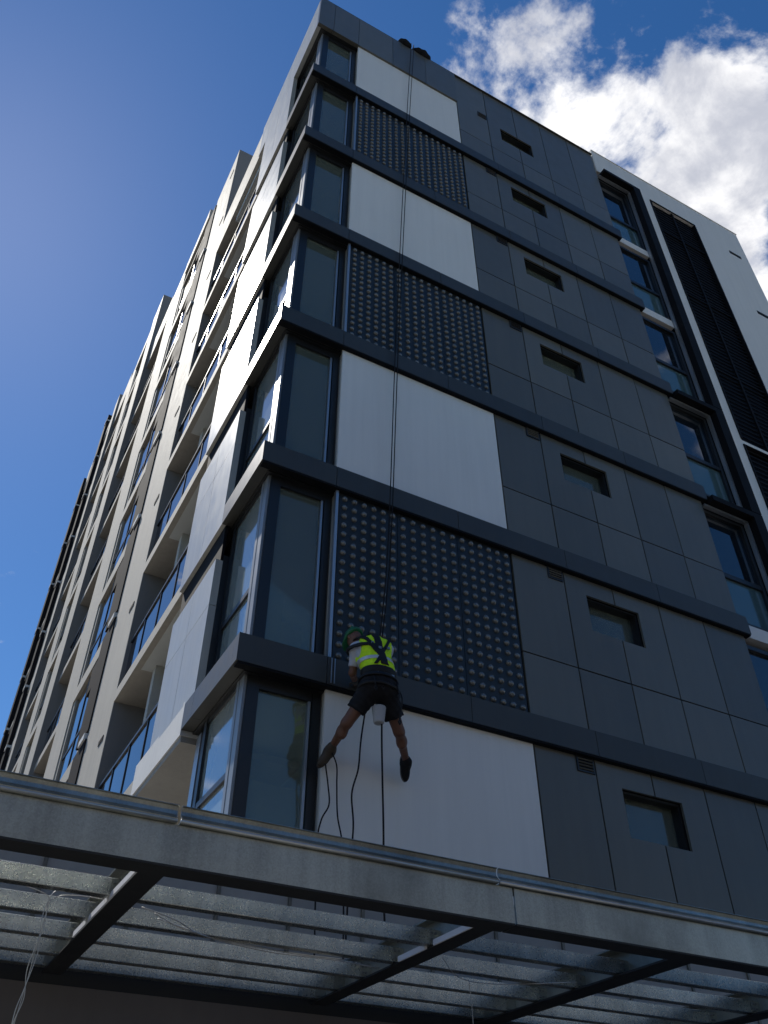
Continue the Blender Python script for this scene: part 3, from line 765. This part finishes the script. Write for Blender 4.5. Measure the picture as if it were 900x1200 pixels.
part('reflective_tape', (1.05, -.85, 6.35), (1.75, -.3, 6.6), .009, stripes, 'reflective')
def shorts(P):
    d = smin(hips(P, .028), legs(P, .034, False), .05)
    d = smin(d, ellip(P, J['waist']+np.array((0, 0, -.10)), (.18, .15, .11)), .05)
    for s, e, q in (('lhip', 'lknee', .62), ('rhip', 'rknee', .66)):
        d2 = plane(P, J[s]*(1-q)+J[e]*q, J[e]-J[s]); near = np.linalg.norm(P-J[e], axis=-1)-.26
        d = np.where(near < 0, np.maximum(d, d2), d)
    folds = .006*np.sin(P[..., 0]*60+P[..., 2]*38)*np.cos(P[..., 2]*45-P[..., 1]*30)
    return np.maximum(d+folds, plane(P, J['waist']+np.array((0, 0, -.02)), (0, 0, 1)))
part('shorts', (1.0, -.95, 5.75), (1.85, -.3, 6.42), .011, shorts, 'black_cloth')
def belt(P):
    d = np.abs(hips(P, .042))-.010
    b = np.minimum(np.abs(plane(P, J['pelv']+np.array((0, 0, .07)), (0, 0, 1)))-.028, np.abs(plane(P, J['pelv']+np.array((0, 0, -.055)), (.05, 0, 1)))-.016)
    return np.maximum(d, b)
part('sit_harness', (1.05, -.95, 5.95), (1.7, -.35, 6.4), .010, belt, 'harness')
def helmet(P):
    d = ellip(P, hp(0, -.005, .035), (.105, .125, .105), HM)
    d = np.maximum(d, -plane(P, hp(0, 0, .012), HU))
    brim = np.maximum(ellip(P, hp(0, .04, .018), (.112, .145, .014), HM), -plane(P, hp(0, 0, 0), HU))
    d = smin(d, brim, .015)
    for s in (-.04, 0, .04): d = smin(d, capsule(P, hp(s, -.09, .115), hp(s, .07, .125), .012, .012), .012)
    return d
part('helmet', (1.0, -.65, 6.7), (1.45, -.1, 7.1), .008, helmet, 'helmet')
def shoe(a, fwd, upv):
    f = Vector(fwd).normalized(); r = f.cross(Vector(upv)).normalized(); u = r.cross(f); M = np.array([r, f, u]).T
    q = lambda x, y, z: J[a]+np.array(r)*x+np.array(f)*y+np.array(u)*z
    def fn(P):
        d = smin(ellip(P, q(0, .085, -.045), (.050, .125, .055), M), ellip(P, q(0, -.01, -.03), (.052, .065, .065), M), .05)
        d = smin(d, capsule(P, q(0, .02, -.02), q(0, -.005, .045), .056, .050), .04)
        return np.maximum(d, -plane(P, q(0, 0, -.082), u))
    def sl2(P):
        d = smin(ellip(P, q(0, .09, -.08), (.052, .128, .06), M), ellip(P, q(0, -.02, -.08), (.047, .06, .06), M), .04)
        return np.maximum(d, np.abs(plane(P, q(0, 0, -.088), u))-.011)
    lo, hi = J[a]-.24, J[a]+.24
    s = part('shoe', lo, hi, .009, fn, 'shoe' if a[0] == 'l' else 'black_cloth')
    sdf_obj('sole', lo, hi, .008, sl2, 'shoe' if a[0] == 'l' else 'sole', s)
shoe('lank', (-.55, .10, -.83), (-.25, -.95, .1))
shoe('rank', (.25, .42, -.87), (-.30, -.75, .55))
def glove(w, e, palm_n):
    dr = (J[w]-J[e])/np.linalg.norm(J[w]-J[e]); f = Vector(dr); n = Vector(palm_n); r = f.cross(n).normalized(); n = r.cross(f)
    q = lambda x, y, z: J[w]+np.array(r)*x+np.array(f)*y+np.array(n)*z
    def fn(P):
        M = np.array([r, f, n]).T
        d = smin(ellip(P, q(0, .05, 0), (.043, .052, .024), M), capsule(P, q(0, -.05, 0), q(0, .02, 0), .038, .034), .02)
        for i, (x, ln) in enumerate(((-.031, .062), (-.011, .075), (.010, .070), (.030, .052))):
            k1, k2, k3 = q(x, .085, .0), q(x*1.05, .085+ln*.5, -.006), q(x*1.05, .085+ln*.85, -.03)
            d = smin(d, np.minimum(capsule(P, k1, k2, .0105, .0095), capsule(P, k2, k3, .0095, .0085)), .006)
        t1, t2, t3 = q(-.030, .02, -.004), q(-.060, .055, -.014), q(-.058, .088, -.03)
        return smin(d, np.minimum(capsule(P, t1, t2, .014, .011), capsule(P, t2, t3, .011, .009)), .008)
    part('glove', J[w]-.19, J[w]+.19, .0065, fn, 'glove')
glove('lwr', 'lelb', (0, -.3, 1)); glove('rwr', 'relb', (0, -.3, 1))
lan = tube(smoothline([(1.56, -.74, 6.18), (1.60, -.77, 6.05), (1.59, -.76, 5.90), (1.575, -.76, 5.80)], 6), .008, 6); link('lanyard', lan, 'harness', person)
link('karabiner', tube([(1.575, -.76, 5.80), (1.59, -.76, 5.77), (1.575, -.76, 5.745), (1.56, -.76, 5.77), (1.575, -.76, 5.80)], .010, 6), 'harness', person)

for bx, by, bz in ((1.345, -.735, 6.60), (1.27, -.70, 6.66), (1.45, -.735, 6.62), (1.30, -.80, 6.24), (1.46, -.81, 6.24)):
    boxes('buckle', person, 'bolt', [(bx-.016, bx+.016, by-.022, by, bz-.014, bz+.014)])
for gx, ln in ((1.25, .13), (1.335, .10), (1.52, .16)):
    gr = link('gear_sling', tube(smoothline([(gx, -.80, 6.20), (gx-.01, -.84, 6.20-ln*.5), (gx+.005, -.83, 6.20-ln), (gx+.02, -.81, 6.20-ln*.6)], 5), .007, 6), 'harness', person)
    link('karabiner', tube([(gx+.005, -.83, 6.205-ln), (gx+.02, -.835, 6.18-ln), (gx+.005, -.835, 6.145-ln), (gx-.012, -.835, 6.175-ln), (gx+.005, -.83, 6.205-ln)], .006, 6), 'harness', gr)
# canvas bucket slung under the seat
def bucket(P):
    c = np.array((1.395, -.64, 5.86)); d = capsule(P, c+np.array((0, 0, .09)), c+np.array((0, 0, -.07)), .075, .058)
    d = np.maximum(d, plane(P, c+np.array((0, 0, .09)), (0, 0, 1))); d = smax(d, -plane(P, c+np.array((0, 0, -.10)), (0, 0, 1)), .02)
    return np.maximum(d, -np.maximum(capsule(P, c+np.array((0, 0, .12)), c+np.array((0, 0, -.05)), .067, .05), -plane(P, c+np.array((0, 0, -.08)), (0, 0, 1))))
bu = sdf_obj('tool_bucket', (1.28, -.74, 5.72), (1.5, -.54, 6.0), .008, bucket, 'canvas')
tag(bu, 'pale canvas tool bucket hanging below the abseiler', 'bucket')
link('handle', tube(smoothline([(1.325, -.64, 5.95), (1.36, -.64, 6.03), (1.395, -.64, 6.05), (1.43, -.64, 6.03), (1.465, -.64, 5.95)], 5), .006, 6), 'harness', bu)

# ------------------------------------------------------------------ ropes
def rope(pts, label, r=.008, n=8):
    o = link('abseil_rope', tube(smoothline(pts, n), r, 6), 'rope'); tag(o, label, 'rope', 'abseil ropes'); return o
rope([(2.57, .30, 25.9), (2.57, .02, 25.90), (2.56, -.04, 25.7), (2.37, -.06, 22), (2.14, -.07, 17), (1.95, -.08, 12.5), (1.74, -.22, 8.6), (1.50, -.42, 6.8), (1.43, -.46, 6.5)], 'left main rope from the roof edge down to the abseiler')
rope([(2.65, .30, 25.9), (2.65, .02, 25.90), (2.64, -.04, 25.7), (2.44, -.06, 22), (2.20, -.07, 17), (2.00, -.08, 12.5), (1.78, -.22, 8.6), (1.53, -.42, 6.8), (1.46, -.46, 6.5)], 'right main rope from the roof edge down to the abseiler')
rope([(1.42, -.66, 6.0), (1.43, -.64, 5.6), (1.46, -.6, 5.2), (1.50, -.55, 4.7), (1.53, -.5, 4.2), (1.55, -.5, 3.62)], 'rope tail hanging straight below the bucket', .010)
rope([(1.26, -.62, 5.98), (1.24, -.55, 5.6), (1.24, -.5, 5.3), (1.20, -.45, 5.05), (1.25, -.4, 4.75), (1.22, -.4, 4.3), (1.2, -.4, 3.62)], 'wavy rope tail between the two legs', .009)
rope([(1.125, -.10, 5.62), (1.16, -.16, 5.45), (1.18, -.14, 5.25), (1.21, -.12, 4.95), (1.28, -.1, 4.7), (1.31, -.1, 4.3), (1.33, -.1, 3.62)], 'rope tail hanging just right of the left foot', .008)
rope([(1.05, -.12, 5.46), (1.10, -.1, 5.25), (1.12, -.1, 5.05), (1.05, -.08, 4.88), (1.03, -.06, 4.6), (1.06, -.06, 3.62)], 'short curling rope tail beside the corner window frame', .008)

# black edge pads on the parapet
def padfn(c, r):
    c = np.array(c)
    def fn(P):
        d = ellip(P, c, r); d = smin(d, ellip(P, c+np.array((-r[0]*.5, .02, r[2]*.25)), (r[0]*.5, r[1]*.8, r[2]*.8)), .05)
        d = smin(d, ellip(P, c+np.array((r[0]*.55, -.03, -r[2]*.2)), (r[0]*.5, r[1]*.7, r[2]*.7)), .05)
        return d+.012*np.sin(P[..., 0]*31)*np.sin(P[..., 2]*27+P[..., 1]*19)
    return fn
for c, r, lb_ in (((2.42, .12, 25.95), (.19, .20, .15), 'smaller black edge pad on the roof parapet, left of the other'), ((2.93, .12, 25.92), (.27, .21, .13), 'longer black edge pad on the roof parapet, right of the other')):
    c = np.array(c); r_ = np.array(r)
    o = sdf_obj('edge_pad', c-r_*1.7, c+r_*1.7, .025, padfn(c, r), 'pad'); tag(o, lb_, 'pad', 'edge pads on the parapet')
